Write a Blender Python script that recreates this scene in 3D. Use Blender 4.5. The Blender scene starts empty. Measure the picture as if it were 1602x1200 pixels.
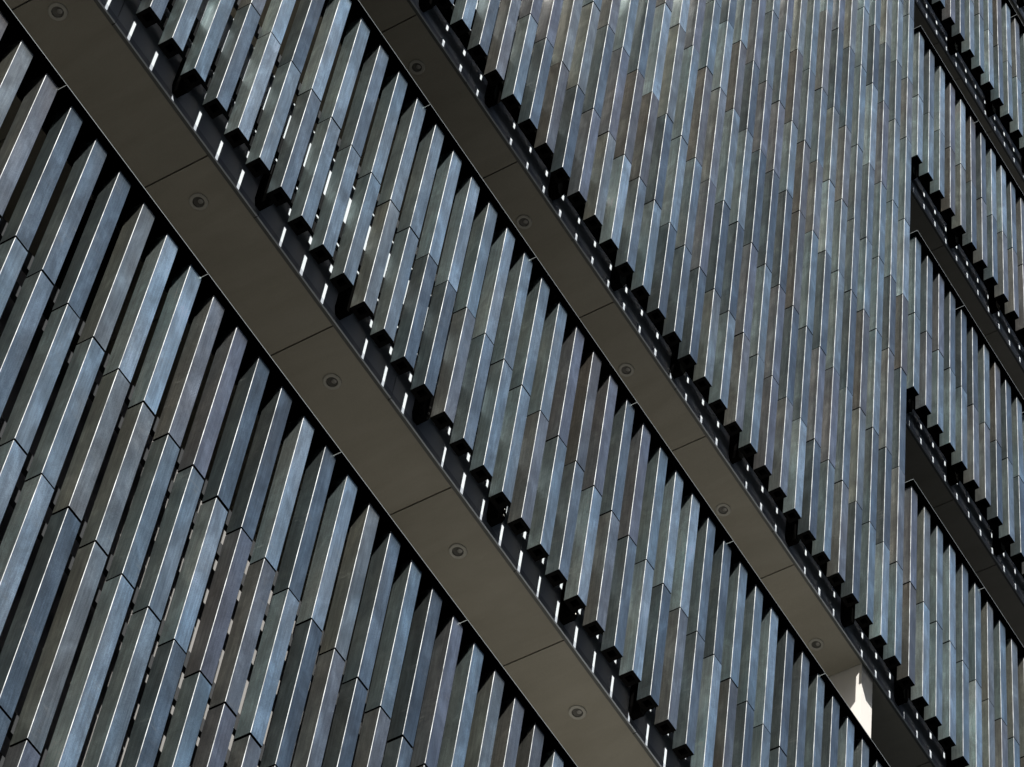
import bpy, math, random
from mathutils import Vector, Matrix

scene = bpy.context.scene
COL = scene.collection
random.seed(11)

# ---------------------------------------------------------------- frame of reference
# u = tube pitches along the facade, v = pitches up, w = pitches out from the tube fronts
S = 0.2                       # one tube pitch, in metres
CU, CV, CW = -25.7385, -77.7823, 36.5272
Z0 = -CV * S + 1.6            # the lens is 1.6 m above the ground
def P(u, v, w):
    return Vector((u * S, -w * S, Z0 + v * S))

# ---------------------------------------------------------------- camera
R = ((0.52540487, 0.10452969, 0.84440705), (0.73754774, -0.55077192, -0.39073473), (0.42423231, 0.82808444, -0.36647389))
FPX = 5459.83
def setup_camera():
    right = Vector((R[0][0], -R[0][2], R[0][1]))
    down = Vector((R[1][0], -R[1][2], R[1][1]))
    fwd = Vector((R[2][0], -R[2][2], R[2][1])).normalized()
    right = (right - fwd * right.dot(fwd)).normalized()
    up = right.cross(fwd)
    m = Matrix((right, up, -fwd)).transposed().to_4x4()
    m.translation = P(CU, CV, CW)
    cam = bpy.data.cameras.new('camera')
    cam.sensor_fit = 'HORIZONTAL'; cam.sensor_width = 36.0
    cam.lens = FPX / 1602.0 * 36.0
    cam.clip_start = 0.1; cam.clip_end = 5000
    ob = bpy.data.objects.new('camera', cam); COL.objects.link(ob)
    ob.matrix_world = m
    scene.camera = ob
setup_camera()
def pix(u, v, w=0.0):
    d = (u - CU, v - CV, w - CW)
    x, y, z = (sum(r[i] * d[i] for i in range(3)) for r in R)
    return 801 + FPX * x / z, 600 + FPX * y / z

# ---------------------------------------------------------------- sky, sun, exposure
SUN_U, SUN_V, SUN_W = -0.95, 1.55, 1.0       # direction towards the sun in u, v, w
def setup_light():
    d = Vector((SUN_U, -SUN_W, SUN_V)).normalized()
    elev = math.asin(d.z); az = math.atan2(d.x, d.y)      # az from +Y towards +X
    world = bpy.data.worlds.new('World'); scene.world = world
    world.use_nodes = True
    nt = world.node_tree; nt.nodes.clear()
    sky = nt.nodes.new('ShaderNodeTexSky'); sky.sky_type = 'NISHITA'; sky.sun_disc = False
    sky.sun_elevation = elev; sky.sun_rotation = az
    sky.altitude = 50; sky.air_density = 1.0; sky.dust_density = 2.5; sky.ozone_density = 0.4
    bg = nt.nodes.new('ShaderNodeBackground'); bg.inputs['Strength'].default_value = 0.055
    out = nt.nodes.new('ShaderNodeOutputWorld')
    nt.links.new(sky.outputs[0], bg.inputs[0]); nt.links.new(bg.outputs[0], out.inputs[0])
    l = bpy.data.lights.new('sun', 'SUN'); l.energy = 5.0; l.angle = math.radians(0.53); l.color = (1.0, 0.95, 0.88)
    o = bpy.data.objects.new('sun', l); COL.objects.link(o)
    o.rotation_euler = d.to_track_quat('Z', 'Y').to_euler()
    o.location = P(0, 60, 80)
setup_light()
scene.view_settings.view_transform = 'Standard'; scene.view_settings.look = 'None'
scene.view_settings.gamma = 1.0; scene.view_settings.use_curve_mapping = False
scene.view_settings.exposure = 1.25
scene.cycles.max_bounces = 8
scene.cycles.caustics_reflective = False
scene.cycles.sample_clamp_indirect = 4.0

# ---------------------------------------------------------------- materials
class Mat:
    def __init__(s, name):
        s.m = bpy.data.materials.new(name); s.m.use_nodes = True
        s.nt = s.m.node_tree; s.nt.nodes.clear()
        s.b = s.n('ShaderNodeBsdfPrincipled'); o = s.n('ShaderNodeOutputMaterial')
        s.l(s.b.outputs[0], o.inputs[0])
    def n(s, t, **k):
        x = s.nt.nodes.new(t)
        for a, v in k.items(): setattr(x, a, v)
        return x
    def l(s, a, b): s.nt.links.new(a, b)
    def set(s, **k):
        for a, v in k.items():
            s.b.inputs[a.replace('_', ' ')].default_value = (*v, 1) if isinstance(v, tuple) else v
    def noise(s, vec, scale, detail=4, rough=0.5, dist=0.0):
        x = s.n('ShaderNodeTexNoise'); x.inputs['Scale'].default_value = scale
        x.inputs['Detail'].default_value = detail; x.inputs['Roughness'].default_value = rough
        x.inputs['Distortion'].default_value = dist
        s.l(vec, x.inputs['Vector']); return x.outputs['Fac']
    def rng(s, val, a, b, c, d):
        x = s.n('ShaderNodeMapRange'); s.l(val, x.inputs[0])
        for i, q in enumerate((a, b, c, d)): x.inputs[i + 1].default_value = q
        return x.outputs[0]
    def math(s, op, a, b):
        x = s.n('ShaderNodeMath', operation=op)
        for i, q in enumerate((a, b)):
            if isinstance(q, (int, float)): x.inputs[i].default_value = q
            else: s.l(q, x.inputs[i])
        return x.outputs[0]
    def mix(s, fac, a, b, mode='MIX'):
        x = s.n('ShaderNodeMix', data_type='RGBA', blend_type=mode)
        if isinstance(fac, (int, float)): x.inputs[0].default_value = fac
        else: s.l(fac, x.inputs[0])
        for i, q in ((6, a), (7, b)):
            if isinstance(q, tuple): x.inputs[i].default_value = (*q, 1)
            else: s.l(q, x.inputs[i])
        return x.outputs[2]
    def ramp(s, val, stops, interp='LINEAR'):
        x = s.n('ShaderNodeValToRGB'); x.color_ramp.interpolation = interp
        e = x.color_ramp.elements
        while len(e) < len(stops): e.new(0.5)
        for k, (p, c) in zip(e, stops): k.position = p; k.color = (*c, 1)
        s.l(val, x.inputs[0]); return x.outputs[0]

def tube_material():
    M = Mat('blackened_metal')
    tc = M.n('ShaderNodeTexCoord'); oi = M.n('ShaderNodeObjectInfo')
    off = M.n('ShaderNodeVectorMath', operation='SCALE'); off.inputs[0].default_value = (37.0, 51.0, 23.0)
    M.l(oi.outputs['Random'], off.inputs['Scale'])
    vec = M.n('ShaderNodeVectorMath', operation='ADD'); M.l(tc.outputs['Object'], vec.inputs[0]); M.l(off.outputs[0], vec.inputs[1])
    v = vec.outputs[0]
    def mapped(rot, sc):
        mp = M.n('ShaderNodeMapping'); mp.inputs['Rotation'].default_value = rot; mp.inputs['Scale'].default_value = sc
        M.l(v, mp.inputs['Vector']); return mp.outputs[0]
    # tone of each piece: blue grey, neutral, brown or violet patina
    base = M.ramp(oi.outputs['Random'], [
        (0.00, (0.369, 0.458, 0.466)), (0.11, (0.247, 0.305, 0.320)), (0.21, (0.410, 0.441, 0.402)),
        (0.29, (0.410, 0.503, 0.512)), (0.39, (0.309, 0.373, 0.385)), (0.48, (0.522, 0.632, 0.646)),
        (0.56, (0.345, 0.361, 0.373)), (0.65, (0.390, 0.480, 0.489)), (0.74, (0.207, 0.254, 0.268)),
        (0.82, (0.380, 0.396, 0.378)), (0.89, (0.583, 0.705, 0.716)), (0.95, (0.289, 0.283, 0.256))], 'CONSTANT')
    cloud = M.noise(mapped((0, 0, 0), (1.0, 1.0, 0.45)), 7.5, 5, 0.58, 0.5)
    c1 = M.mix(1.0, base, M.ramp(cloud, [(0.25, (0.50, 0.50, 0.51)), (0.5, (0.90, 0.90, 0.90)), (0.76, (1.7, 1.7, 1.66))]), 'MULTIPLY')
    hue = M.noise(mapped((0, 0, 0), (1.0, 1.0, 0.3)), 4.0, 2)
    c1 = M.mix(1.0, c1, M.ramp(hue, [(0.3, (1.06, 0.99, 0.94)), (0.5, (1.0, 1.0, 1.0)), (0.7, (0.95, 1.02, 1.06))]), 'MULTIPLY')
    # spangle and fine grain of the sheet
    grain = M.noise(v, 260.0, 2, 0.7)
    c1 = M.mix(1.0, c1, M.ramp(grain, [(0.3, (0.74, 0.74, 0.74)), (0.7, (1.26, 1.26, 1.26))]), 'MULTIPLY')
    # drawing lines and rain runs along the piece
    runs = M.noise(mapped((0, 0, 0), (1.0, 1.0, 0.035)), 95.0, 3, 0.6)
    c1 = M.mix(1.0, c1, M.ramp(runs, [(0.32, (0.80, 0.80, 0.81)), (0.66, (1.16, 1.16, 1.15))]), 'MULTIPLY')
    # pale rubbed marks running at a slant, in a few places only
    rub = M.noise(mapped((0.5, 0.6, 0.3), (2.0, 2.0, 16.0)), 6.0, 5, 0.65)
    where = M.noise(v, 3.1, 2)
    rubf = M.math('MULTIPLY', M.rng(rub, 0.54, 0.75, 0, 1), M.rng(where, 0.52, 0.64, 0, 1))
    scr = M.noise(mapped((0.9, 0.4, 0.2), (3.0, 3.0, 60.0)), 9.0, 2, 0.4)
    scrf = M.math('MULTIPLY', M.rng(scr, 0.69, 0.72, 0, 0.8), M.rng(where, 0.50, 0.60, 0, 1))
    mark = M.math('MAXIMUM', rubf, scrf)
    c2 = M.mix(M.math('MULTIPLY', mark, 0.55), c1, (0.50, 0.51, 0.49))
    M.l(c2, M.b.inputs['Base Color'])
    r = M.rng(cloud, 0.25, 0.8, 0.365, 0.28)
    r = M.math('ADD', r, M.math('MULTIPLY', mark, 0.14))
    r = M.math('ADD', r, M.rng(grain, 0.3, 0.7, -0.03, 0.03))
    M.l(r, M.b.inputs['Roughness'])
    M.set(Metallic=0.985)
    bump = M.n('ShaderNodeBump'); bump.inputs['Strength'].default_value = 0.05; bump.inputs['Distance'].default_value = 0.002
    M.l(M.noise(mapped((0, 0, 0), (1, 1, 0.3)), 9.0, 2), bump.inputs['Height']); M.l(bump.outputs[0], M.b.inputs['Normal'])
    return M.m

def plain(name, col, rough=0.6, metal=0.0, vary=0.12, scale=2.0, grain=0.0, spec=0.5):
    M = Mat(name); tc = M.n('ShaderNodeTexCoord'); geo = M.n('ShaderNodeNewGeometry')
    v = geo.outputs['Position']
    f = M.noise(v, scale, 5, 0.6)
    lo = tuple(c * (1 - vary) for c in col); hi = tuple(c * (1 + vary) for c in col)
    c = M.ramp(f, [(0.3, lo), (0.7, hi)])
    if grain:
        g = M.noise(v, 300.0, 2)
        c = M.mix(1.0, c, M.ramp(g, [(0.3, (1 - grain,) * 3), (0.7, (1 + grain,) * 3)]), 'MULTIPLY')
    M.l(c, M.b.inputs['Base Color'])
    M.l(M.rng(f, 0.3, 0.7, rough * 0.9, min(1, rough * 1.1)), M.b.inputs['Roughness'])
    M.set(Metallic=metal); M.b.inputs['Specular IOR Level'].default_value = spec
    if spec < 0.1: M.b.inputs['IOR'].default_value = 1.0 + spec      # dead matt coatings
    return M.m

M_TUBE = tube_material()
def arris_material():
    M = Mat('glint_arris'); geo = M.n('ShaderNodeNewGeometry')  # patchy tone put in to dim and break up the sun glint
    f = M.noise(geo.outputs['Position'], 5.0, 4, 0.65); g = M.noise(geo.outputs['Position'], 60.0, 3, 0.6)
    c = M.mix(1.0, M.ramp(f, [(0.3, (0.05, 0.053, 0.056)), (0.7, (0.27, 0.285, 0.30))]), M.ramp(g, [(0.3, (0.7,) * 3), (0.7, (1.25,) * 3)]), 'MULTIPLY')
    M.l(c, M.b.inputs['Base Color']); M.l(M.rng(g, 0.3, 0.7, 0.62, 0.76), M.b.inputs['Roughness'])
    M.set(Metallic=1.0)
    return M.m
M_ARRIS = arris_material()
M_CAP = plain('black_end_cap', (0.005, 0.005, 0.005), 0.7, spec=0.02)
def soffit_material():
    M = Mat('olive_painted_board'); geo = M.n('ShaderNodeNewGeometry'); oi = M.n('ShaderNodeObjectInfo')
    v = geo.outputs['Position']
    mp = M.n('ShaderNodeMapping'); mp.inputs['Scale'].default_value = (2.5, 0.5, 1.0); M.l(v, mp.inputs['Vector'])
    streak = M.noise(mp.outputs[0], 2.2, 6, 0.65, 0.6); blot = M.noise(v, 1.1, 4, 0.6)
    g = M.noise(v, 300.0, 2, 0.6)
    c = M.ramp(oi.outputs['Random'], [(0.0, (0.188, 0.181, 0.152)), (1.0, (0.215, 0.206, 0.173))])
    c = M.mix(1.0, c, M.ramp(streak, [(0.32, (0.90, 0.89, 0.87)), (0.62, (1.04, 1.04, 1.04))]), 'MULTIPLY')
    c = M.mix(1.0, c, M.ramp(blot, [(0.3, (0.90, 0.90, 0.89)), (0.7, (1.08, 1.08, 1.08))]), 'MULTIPLY')
    c = M.mix(1.0, c, M.ramp(g, [(0.3, (0.88, 0.88, 0.88)), (0.7, (1.12, 1.12, 1.12))]), 'MULTIPLY')
    M.l(c, M.b.inputs['Base Color']); M.l(M.rng(blot, 0.3, 0.7, 0.45, 0.7), M.b.inputs['Roughness'])
    M.b.inputs['Specular IOR Level'].default_value = 0.35
    return M.m
M_SOFFIT = soffit_material()
M_FASCIA = plain('grey_powder_coat', (0.53, 0.59, 0.63), 0.9, vary=0.06, grain=0.05, spec=0.06)
M_BACK = plain('mid_grey_cladding', (0.22, 0.22, 0.22), 0.9, vary=0.1, spec=0.04)
M_TRIM = plain('folded_trim_sheen', (0.34, 0.38, 0.43), 0.8, vary=0.1, spec=0.06)  # bluish tint stands in for the sky sheen on this strip
M_LIP = plain('dark_drip_edge', (0.035, 0.040, 0.038), 0.5, vary=0.1)
M_RAIL = plain('rail_paint', (0.012, 0.013, 0.014), 0.6, vary=0.1, spec=0.09)
M_RAIL2 = plain('grey_rail_paint', (0.045, 0.048, 0.052), 0.6, vary=0.1, spec=0.09)
M_BLACK = plain('black_paint', (0.002, 0.002, 0.002), 0.6, vary=0.1, spec=0.05)
M_BOLT = plain('galvanised_bolt', (0.05, 0.05, 0.05), 0.45, metal=1.0, vary=0.1)
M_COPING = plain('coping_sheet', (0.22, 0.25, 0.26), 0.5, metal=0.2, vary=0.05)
M_UNDER = plain('coping_under_shade', (0.002, 0.002, 0.002), 0.8, vary=0.1, spec=0.02)  # near-black stands in for the shade under the sheet
M_RING = plain('downlight_trim', (0.24, 0.24, 0.215), 0.5, vary=0.05)
M_LENS = plain('downlight_baffle', (0.05, 0.05, 0.045), 0.25, vary=0.1)
M_GLASS = plain('lamp_glass', (0.16, 0.16, 0.15), 0.3, vary=0.1)
M_PIER = plain('white_pier_paint', (0.52, 0.515, 0.495), 0.6, vary=0.03)
M_OPP = plain('blocker_dark', (0.06, 0.06, 0.062), 0.8, vary=0.2, scale=0.3)
M_CONC = plain('terrace_concrete', (0.22, 0.215, 0.205), 0.8, vary=0.12)
M_BOUNCE = [plain('bounce_paving_%s' % n, (a, a * .98, a * .92), 0.8, vary=0.12) for n, a in (('darkest', .05), ('darker', .15), ('grey', .22), ('light', .36), ('pale', .52))]  # tones graded to steer bounce light onto the surfaces above
M_DARKROOM = plain('dark_glazing', (0.012, 0.013, 0.015), 0.25, vary=0.1, spec=0.3)
M_CORE = plain('core_wall', (0.03, 0.031, 0.033), 0.6, vary=0.15)
M_GROUND = plain('asphalt', (0.050, 0.050, 0.052), 0.85, vary=0.25, scale=0.6, grain=0.2)

# ---------------------------------------------------------------- builders
def link(o, parent=None):
    COL.objects.link(o)
    if parent is not None:
        o.parent = parent
        o.location = o.location - parent.location
    return o
def tag(o, label=None, cat=None, group=None, kind=None):
    if label: o['label'] = label
    if cat: o['category'] = cat
    if group: o['group'] = group
    if kind: o['kind'] = kind
    return o
def thing(name, u, v, w, label, cat, group=None):
    o = bpy.data.objects.new(name, None); o.empty_display_size = 0.2
    o.location = P(u, v, w); COL.objects.link(o)
    return tag(o, label, cat, group)
def mesh(name, verts, faces, mats, idx=None, smooth=False):
    m = bpy.data.meshes.new(name); m.from_pydata(verts, [], faces); m.update()
    for k in (mats if isinstance(mats, (list, tuple)) else [mats]): m.materials.append(k)
    if idx:
        for p, i in zip(m.polygons, idx): p.material_index = i
    if smooth:
        for p in m.polygons: p.use_smooth = True
    return m
def obj(name, me, loc, parent=None):
    o = bpy.data.objects.new(name, me); o.location = loc
    return link(o, parent)
CACHE = {}
def box(name, u0, u1, v0, v1, w0, w1, mat, parent=None, bevel=0.0, mats=None):
    """box between the given u, v, w; its origin is the middle of its underside; alike boxes share a mesh"""
    du, dv, dw = abs(u1 - u0) * S, abs(v1 - v0) * S, abs(w1 - w0) * S
    key = (round(du, 4), round(dv, 4), round(dw, 4), mat.name, mats and mats[0])
    me = CACHE.get(key)
    if me is None:
        x, y, z = du / 2, dw / 2, dv
        vs = [(-x, -y, 0), (x, -y, 0), (x, y, 0), (-x, y, 0), (-x, -y, z), (x, -y, z), (x, y, z), (-x, y, z)]
        fs = [(0, 3, 2, 1), (4, 5, 6, 7), (0, 1, 5, 4), (1, 2, 6, 5), (2, 3, 7, 6), (3, 0, 4, 7)]
        ml = [mat]; idx = None
        if mats:                      # (name of face, material): another material on one face
            ml.append(mats[1]); idx = [1 if k == mats[0] else 0 for k in range(6)]
        me = CACHE[key] = mesh(name, vs, fs, ml, idx)
    return obj(name, me, P((u0 + u1) / 2, min(v0, v1), (w0 + w1) / 2), parent)

TW, TD = 0.47, 0.47            # tube width and depth in pitches
def tube_mesh(length, open_end):
    """square tube with rounded arrises; origin at the front left arris, at its foot.
    open_end: its foot is seen, a black cap with a square hole in it"""
    key = ('tube', round(length, 3), open_end)
    if key in CACHE: return CACHE[key]
    W, D, L = TW * S, TD * S, length * S
    r, r2 = 0.0115 * S, 0.012 * S
    prof = []
    def arc(cx, cy, rad, a0, a1, n):
        for k in range(n + 1):
            a = math.radians(a0 + (a1 - a0) * k / n); prof.append((cx + rad * math.cos(a), cy + rad * math.sin(a)))
    arc(r, r, r, 180, 270, 1)                      # front left
    arc(W - r2, r2, r2, 270, 360, 2)
    arc(W - r2, D - r2, r2, 0, 90, 1)
    arc(r2, D - r2, r2, 90, 180, 1)
    n = len(prof)
    vs = [(x, y, 0) for x, y in prof] + [(x, y, L) for x, y in prof]
    fs = [(k, (k + 1) % n, n + (k + 1) % n, n + k) for k in range(n)]
    idx = [2] + [0] * (n - 1)
    fs.append(tuple(range(n, 2 * n))); idx.append(1)
    if not open_end:
        fs.append(tuple(reversed(range(n)))); idx.append(1)
    else:
        # cap plate ring round a square hole, hole sides and its dark end
        cx, cy, h = W / 2, D / 2, 0.11 * S
        b = len(vs); hole = [(cx - h, cy - h), (cx + h, cy - h), (cx + h, cy + h), (cx - h, cy + h)]
        z1 = 0.012 * S
        vs += [(x, y, z1) for x, y in hole] + [(x, y, 0.5 * S) for x, y in hole]
        # split profile points over the four hole corners
        ang = [math.atan2(y - cy, x - cx) for x, y in prof]
        near = [min(range(4), key=lambda k: (hole[k][0] - x) ** 2 + (hole[k][1] - y) ** 2) for x, y in prof]
        for k in range(n):
            k2 = (k + 1) % n; a, c = near[k], near[k2]
            fs.append((k2, k, b + a) if a == c else (k2, k, b + a, b + c)); idx.append(1)
        for k in range(4):
            fs.append((b + k, b + (k + 1) % 4, b + 4 + (k + 1) % 4, b + 4 + k)); idx.append(1)
        fs.append((b + 4, b + 5, b + 6, b + 7)); idx.append(1)
    me = CACHE[key] = mesh('tube', vs, fs, [M_TUBE, M_CAP, M_ARRIS], idx)
    return me

def in_view(n, v0, v1, margin=110):
    for k in range(7):
        x, y = pix(n + 0.25, v0 + (v1 - v0) * k / 6.0)
        if -margin < x < 1602 + margin and -margin < y < 1200 + margin: return True
    return False

def tubes(parent, n0, n1, rows, gaps, foot_open=True):
    """tubes n0..n1, each cut at the heights in rows; one object for each piece"""
    rnd = random.Random(int(n0 * 31 + rows[0] * 7))
    for n in range(n0, n1 + 1):
        for k in range(len(rows) - 1):
            a, b = rows[k], rows[k + 1]
            if not in_view(n, a, b): continue
            g0 = 0.0 if k == 0 else gaps / 2
            g1 = 0.0 if k == len(rows) - 2 else gaps / 2
            o = obj('tube', tube_mesh(b - a - g0 - g1, foot_open and k == 0), P(n + rnd.uniform(-.008, .008), a + g0 + (rnd.uniform(-.012, .012) if k else 0), rnd.uniform(-.008, .004)), parent)
            o.rotation_euler = (rnd.uniform(-.0012, .0012), rnd.uniform(-.0008, .0008), rnd.uniform(-.006, .006))

# ================================================================ the setting
me = mesh('ground', [(-1500, -1500, 0), (1500, -1500, 0), (1500, 1500, 0), (-1500, 1500, 0)], [(0, 1, 2, 3)], M_GROUND)
tag(obj('ground', me, (0, 0, 0)), kind='structure')

# unseen block added behind the lens to shut off the low sky from the facade
def add_sky_blocker():
    t = thing('sky_blocker', 20, -Z0 / S, 130, 'unseen dark block added behind the viewpoint to shut off low sky light', 'building')
    box('wall', -160, 200, -Z0 / S, 118, 129, 190, M_OPP, t)
    for k in range(11):
        box('blocker_band', -158, 198, -Z0 / S + 12 + k * 17.5, -Z0 / S + 22 + k * 17.5, 128.6, 129, M_DARKROOM, t)
add_sky_blocker()

UL, UR, UP_ = -16.0, 56.0, 39.65          # building from left to right, and the pier line
VB = -Z0 / S                              # ground level
FL = [0.0, 17.86, 36.0, 54.1, 72.0, 90.0]               # foot of each row of tubes
MID = [5.3, 23.29, 41.35, 59.45, 77.4]
TOP = [11.22, 29.25, 47.25, 65.48, 83.68]
WALL = -1.0                               # face of the fascias behind the tubes

# masonry and glazing behind the screens
core = thing('building', 20, VB, -14, 'dark building core and spandrels behind the tube screens', 'building')
def cbox(name, *a, **k): return box(name, *a, parent=core, **k)
cbox('rear_wall', UL, UR, VB, 100, -14, -15, M_DARKROOM)
cbox('side_wall', UL - 1, UL, VB, 100, -1.04, -15, M_CORE)
cbox('plinth_wall', UL, UR, VB, -11.0, -1.45, -13.9, M_CORE)
cbox('spandrel', UL, UR, -0.04, 6.0, -1.04, -13.9, M_CORE)
cbox('spandrel', UL, UP_ - .9, 17.82, 100, -1.04, -13.9, M_CORE)
for k in range(1, 6):
    cbox('spandrel', UP_ + .05, UR, FL[k] - .04, FL[k] + 6.0, -1.04, -13.9, M_CORE)

cbox('bounce_ledge', UL, 34, -10.995, -10.95, -1.46, -5.95, M_BOUNCE[4])  # unseen pale sheets added to bounce sun onto the undersides above
cbox('bounce_ledge', UL, UP_ - .95, 6.003, 6.05, -1.06, -5.95, M_BOUNCE[4])

# ================================================================ tube screens
t1 = thing('tube_screen', -5, -30.9, 0, 'dark metal tube screen at bottom left, below the wide soffit', 'screen', 'screens of vertical metal tubes')
tubes(t1, -12, 26, [-37.0, -30.9, -24.94, -18.2, -12.78, -6.78], 0.085)
t2 = thing('tube_screen', -3, 0, 0, 'dark metal tube screen running between the two long soffits with downlights', 'screen', 'screens of vertical metal tubes')
tubes(t2, -4, 42, [FL[0], MID[0], TOP[0]], 0.06)
t3 = thing('tube_screen', 8, FL[1], 0, 'tall unbroken metal tube screen filling the middle and upper centre', 'screen', 'screens of vertical metal tubes')
rows = [FL[1], MID[1], TOP[1], FL[2], MID[2], TOP[2], FL[3], MID[3], TOP[3], FL[4], MID[4], TOP[4], FL[5]]
tubes(t3, 6, 39, rows, 0.06)
WHERE = ['lowest of the tube screens right of the tall screen, in the bottom right corner',
         'second tube screen up at the right edge, right of the tall screen',
         'third tube screen up at the right edge, right of the tall screen',
         'fourth tube screen up at the right edge, near the top right corner',
         'topmost tube screen, in the extreme top right corner']
for k in range(1, 6):
    t = thing('tube_screen', 40, FL[k], 0, WHERE[k - 1], 'screen', 'screens of vertical metal tubes')
    tubes(t, 40, 53, [FL[k], MID[k], TOP[k]] if k < 5 else [FL[5], 95.4], 0.065)

# ================================================================ fascias, rails and brackets at the foot of the screens
BR0, BRS = 2.45, 3.85                    # brackets: first and spacing
def bracket(n, v0, v1, parent, bolts=True):
    hw, w0, w1 = 0.19, -0.62, -0.985
    # plate with chamfered lower corners, seen from below, standing out from the fascia
    prof = [(-hw, v1), (hw, v1), (hw, v0 + .28), (hw * .55, v0), (-hw * .55, v0), (-hw, v0 + .28)]
    key = ('bracket', round(v1 - v0, 3)); me = CACHE.get(key)
    if me is None:
        vs = [(a * S, -0.0, (b - v0) * S) for a, b in prof] + [(a * S, (w0 - w1) * S, (b - v0) * S) for a, b in prof]
        n6 = 6; fs = [tuple(range(6)), tuple(reversed(range(6, 12)))] + [(k, n6 + k, n6 + (k + 1) % 6, (k + 1) % 6) for k in range(6)]
        me = CACHE[key] = mesh('bracket', vs, fs, M_BLACK)
    o = obj('bracket', me, P(n, v0, w0), parent)
    for dv in (0.34, 0.62) if bolts else ():
        disc('bolt', n + .05, v0 + dv - .1, w0 + .03, 0.030, 0.05, M_BOLT, o, axis='w', world_parent=parent)
    return o
def disc(name, u, v, w, rad, th, mat, parent, axis='w', seg=10, world_parent=None):
    key = ('disc', round(rad, 4), round(th, 4), axis, mat.name, seg); me = CACHE.get(key)
    if me is None:
        ring = [(rad * S * math.cos(2 * math.pi * k / seg), rad * S * math.sin(2 * math.pi * k / seg)) for k in range(seg)]
        h = th * S / 2
        if axis == 'w': vs = [(a, -h, b) for a, b in ring] + [(a, h, b) for a, b in ring]
        else: vs = [(a, b, -h) for a, b in ring] + [(a, b, h) for a, b in ring]
        fs = [tuple(range(seg)), tuple(reversed(range(seg, 2 * seg)))] + [(k, seg + k, seg + (k + 1) % seg, (k + 1) % seg) for k in range(seg)]
        me = CACHE[key] = mesh(name, vs, fs, mat)
    o = bpy.data.objects.new(name, me); COL.objects.link(o)
    loc = P(u, v, w); q = parent
    while q is not None: loc = loc - q.location; q = q.parent
    o.location = loc; o.parent = parent
    return o

def fascia(k, u0, u1, label, seam0, first):
    f = FL[k]
    t = thing('fascia', (u0 + u1) / 2, f - .15, WALL, label, 'fascia', 'fascias under the tube screens')
    # panels with fine open joints
    seams = [u0] + [seam0 + 6.5 * j for j in range(-3, 10) if u0 + .3 < seam0 + 6.5 * j < u1 - .3] + [u1]
    for a, b in zip(seams, seams[1:]):
        box('panel', a + .012, b - .012, f - .15 + .25, f + 6.0, WALL, WALL - .03, M_FASCIA, t)
        box('trim', a + .012, b - .012, f - .15, f + .095, WALL + .015, WALL - .03, M_TRIM, t)
        box('lip', a + .012, b - .012, f - .153, f - .10, WALL - .032, WALL - .12, M_LIP, t)
    if first:
        box('rail', u0, u1, f + 1.33, f + 1.83, -.66, -.76, M_RAIL, t)
        box('rail', u0, u1, f + 2.4, f + 3.2, -.60, -.76, M_RAIL, t)
    else:
        prof = [(.67, -.73), (1.02, -.50), (1.36, -.50), (1.36, -.73)]
        vs = [P(u, f + a, b) - P((u0 + u1) / 2, f, -.6) for u in (u0, u1) for a, b in prof]
        obj('rail', mesh('rail', vs, [(0, 1, 2, 3), (7, 6, 5, 4), (0, 4, 5, 1), (1, 5, 6, 2), (2, 6, 7, 3), (3, 7, 4, 0)], M_BLACK), P((u0 + u1) / 2, f, -.6), t)
        box('rail', u0, u1, f + 2.0, f + 2.8, -.50, -.73, M_BLACK, t)
    j = 0
    while BR0 + BRS * j < u1 - .3:
        n = BR0 + BRS * j; j += 1
        if n > u0 + .3 and in_view(n, f - 2, f + 1): bracket(n, f + (.10 if first else .05), f + 1.8, t, first)
    # clips joining each tube's foot to the rail
    return t
fascia(0, -8, 34, 'grey metal fascia with sun streaks beside the wide soffit at left', 6.4, True)
fascia(1, 4, 47, 'grey metal fascia with two rows of sun dashes beside the narrower middle soffit', 6.4, False)
FW = ['grey metal fascia below the second tube screen at the right edge', 'grey metal fascia below the third tube screen at the right edge',
      'grey metal fascia below the fourth tube screen at the right edge', 'grey metal fascia in the extreme top right corner']
for k in range(2, 6):
    fascia(k, UP_ + .05, UR, FW[k - 2], 41.9, False)
# rails and backing wall behind the lower left screen
t = thing('support_frame', 0, -30, -.7, 'dark rails behind the bottom left tube screen, seen through its gaps', 'frame')
for r in (-12.78, -18.2, -24.94):
    box('rail', UL, 34, r + .62, r + 1.18, -.62, -.76, M_RAIL2, t)
    box('rail', UL, 34, r - .55, r - .12, -.62, -.76, M_RAIL2, t)
for r in (5.3, 23.29):
    box('rail', UL if r < 10 else 4, UP_ - .9, r + .62, r + 1.0, -.62, -.76, M_RAIL2, t)
box('post', 1.35, 3.3, -12.2, -6.75, -1.06, -1.9, M_BLACK, t)
for r in (-12.78, -18.2):
    for j in range(-3, 8):
        n = BR0 + BRS * j
        if in_view(n, r - 2, r + 1): disc('bolt', n - .75, r - .62, -.60, .085, .05, M_BOLT, t)
t = thing('wall_cladding', 0, -37, WALL, 'grey cladding panels behind the bottom left tube screen, seen as thin sunlit slivers', 'cladding')
for j in range(-3, 6):
    a = 6.4 + 6.5 * j
    box('panel', a, a + 6.46, -37.0, -11.0, -1.4, -1.43, M_BACK, t)

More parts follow.
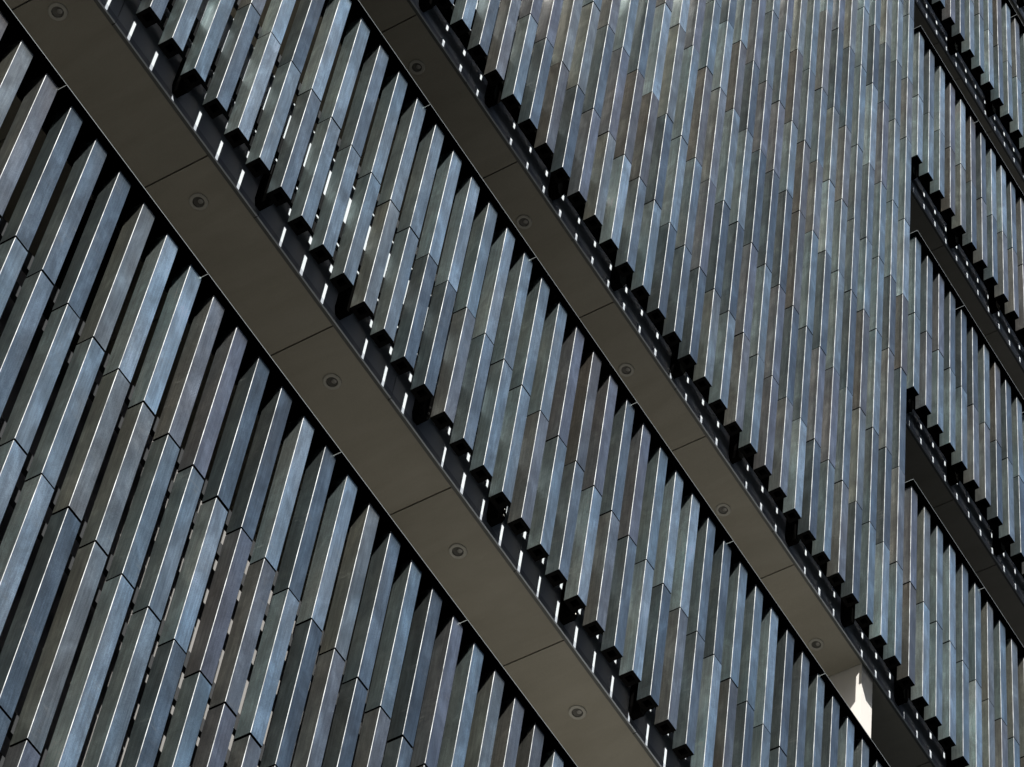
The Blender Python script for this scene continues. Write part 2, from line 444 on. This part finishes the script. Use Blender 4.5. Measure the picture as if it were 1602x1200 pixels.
# ================================================================ soffits, terraces, copings
def soffit(k, u0, u1, seams, label):
    f = FL[k]
    t = thing('soffit', (u0 + u1) / 2, f - .15, -3, label, 'soffit', 'olive soffits')
    e = [u0] + [s for s in seams if u0 + .2 < s < u1 - .2] + [u1]
    for a, b in zip(e, e[1:]):
        box('panel', a + .022, b - .022, f - .152, f - .06, WALL - .125, -7.0, M_SOFFIT, t)
    box('panel', u0, u1, f - .15, f - .06, -7.03, -13.9, M_SOFFIT, t)
    return t
soffit(0, UL, 34, [4.25 + 5.95 * j for j in range(-3, 6)], 'wide olive soffit with downlights crossing from top left to bottom centre')
soffit(1, 4, 38.72, [10.14 + 5.95 * j for j in range(-1, 6)], 'narrower olive soffit with downlights crossing from top centre to lower right')
SW = ['dark soffit strip at the lower right edge, right of the white pier', 'dark soffit strip below the second right-edge tube screen',
      'dark soffit strip below the third right-edge tube screen', 'dark soffit strip below the fourth right-edge tube screen',
      'dark soffit sliver in the extreme top right corner']
soffit(1, 39.55, UR, [43.6, 49.6], SW[0])
soffit(2, UP_ + .05, UR, [45.40, 49.00], SW[1])
soffit(3, UP_ + .05, UR, [44.50, 49.5], SW[2])
soffit(4, UP_ + .05, UR, [43.9, 46.1, 49.4], SW[3])
soffit(5, UP_ + .05, UR, [44.5, 50.2], SW[4])

def coping(vt, u0, u1, seams, label):
    t = thing('coping', (u0 + u1) / 2, vt + .12, 0, label, 'coping', 'thin metal copings over the tube screens')
    e = [u0] + [s for s in seams if u0 + .2 < s < u1 - .2] + [u1]
    for a, b in zip(e, e[1:]):
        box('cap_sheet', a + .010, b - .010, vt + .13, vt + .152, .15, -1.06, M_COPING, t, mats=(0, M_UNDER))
    return t
def terrace(vt, u0, u1, label, vback, deck=None):
    t = thing('terrace', (u0 + u1) / 2, vt + .17, -7, label, 'terrace')
    box('slab', u0, u1, vt + .20, vt + .50, -.35, -13.9, M_CORE, t)
    e = [u0] + [x for x in (4.5, 10.4, 16.4, 22.3, 28.2) if u0 < x < u1] + [u1]
    for a, b in zip(e, e[1:]):          # unseen bays graded dark to pale so their bounce grades the soffit
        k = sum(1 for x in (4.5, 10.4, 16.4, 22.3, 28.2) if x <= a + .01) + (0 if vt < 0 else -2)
        box('bounce_paving', a + .02, b - .02, vt + .503, vt + .55, -.37, -13.8, deck or M_BOUNCE[max(1 if vt < 0 else 0, min(4, k))], t)
    s0 = 4.95 if u0 < 30 else 45.6
    e = [u0] + [s0 + 5.95 * j for j in range(-4, 10) if u0 + .2 < s0 + 5.95 * j < u1 - .2] + [u1]
    for a, b in zip(e, e[1:]):
        box('underside_panel', a + .02, b - .02, vt + .10, vt + .198, -1.08, -6.0, M_SOFFIT, t)
    box('back_wall', u0, u1, vback, vt + .2, -6.0, -6.2, M_DARKROOM, t)
    return t
CS = [4.48 + 5.95 * j for j in range(-4, 9)]
coping(-6.78, UL, 34, CS, 'thin bright-edged coping over the bottom left tube screen, below the wide soffit')
coping(TOP[0], -3, 46, CS, 'thin bright-edged coping over the tube screen between the two long soffits')
CW_ = ['thin coping over the lowest right-edge tube screen', 'thin coping over the second right-edge tube screen',
       'thin coping over the third right-edge tube screen', 'thin coping over the fourth right-edge tube screen']
for k in range(1, 5):
    coping(TOP[k], UP_ + .18, UR, [44.0 + 5.95 * j + (k % 2) * 1.5 for j in range(3)], CW_[k - 1])
terrace(-6.78, UL, 34, 'concrete terrace below the wide soffit, its olive underside seen between tubes', -11.7)
terrace(TOP[0], -3, 38.7, 'concrete terrace below the narrower middle soffit', 6.0)
for k in range(1, 5):
    terrace(TOP[k], UP_ + .05, UR, ['concrete terrace over the lowest right-edge screen', 'concrete terrace over the second right-edge screen',
            'concrete terrace over the third right-edge screen', 'concrete terrace over the fourth right-edge screen'][k - 1], FL[k] + 6.0, M_CORE)  # dark decks here keep bounce light off the right-edge soffits
# pier that ends the middle terrace
t = thing('pier', 39.1, TOP[0] + .55, -3, 'white painted pier, partly in sun, at the lower right end of the middle soffit', 'pier')
box('shaft', 38.74, 39.5, TOP[0] + .555, FL[1] - .05, WALL - .13, -8.0, M_PIER, t)

# ================================================================ downlights
def downlight(n, v, w, label):
    seg = 20
    t = thing('downlight', n, v - .02, w, label, 'downlight', 'round recessed downlights in the soffits')
    def ringmesh(key, loops, mat, smooth=False):
        if key in CACHE: return CACHE[key]
        vs, fs = [], []
        for r, z in loops: vs += [(r * S * math.cos(2 * math.pi * k / seg), r * S * math.sin(2 * math.pi * k / seg), z * S) for k in range(seg)]
        for a in range(len(loops) - 1):
            fs += [(a * seg + k, a * seg + (k + 1) % seg, (a + 1) * seg + (k + 1) % seg, (a + 1) * seg + k) for k in range(seg)]
        if smooth == 'cap': fs.append(tuple(range((len(loops) - 1) * seg, len(loops) * seg)))
        CACHE[key] = mesh(key, vs, fs, mat); return CACHE[key]
    obj('trim_ring', ringmesh('trim_ring', [(.262, .0), (.258, -.032), (.235, -.045), (.165, -.040), (.158, .0)], M_RING), P(n, v, w), t)
    b = obj('baffle', ringmesh('baffle', [(.160, -.022), (.15, -.008), (.0001, -.004)], M_LENS), P(n, v, w), t)
    obj('lamp', ringmesh('lamp', [(.075, -.006), (.07, -.020), (.04, -.030), (.0001, -.032)], M_GLASS, True), P(n, v, w) - P(n, v, w) + Vector((.018 * S, -.05 * S, 0)) + t.location - t.location, None).parent = b
    return t
ORD = ['first', 'second', 'third', 'fourth', 'fifth']
for j, n in enumerate((-.86, 5.51, 11.91, 18.30, 24.72)):
    downlight(n - .23, -.152, -2.12, ORD[j] + ' downlight from the top left in the wide soffit')
for j, n in enumerate((11.94, 18.33, 24.74, 31.10, 37.5)):
    downlight(n - .25, FL[1] - .152, -2.10, ORD[j] + ' downlight from the top in the narrower middle soffit')
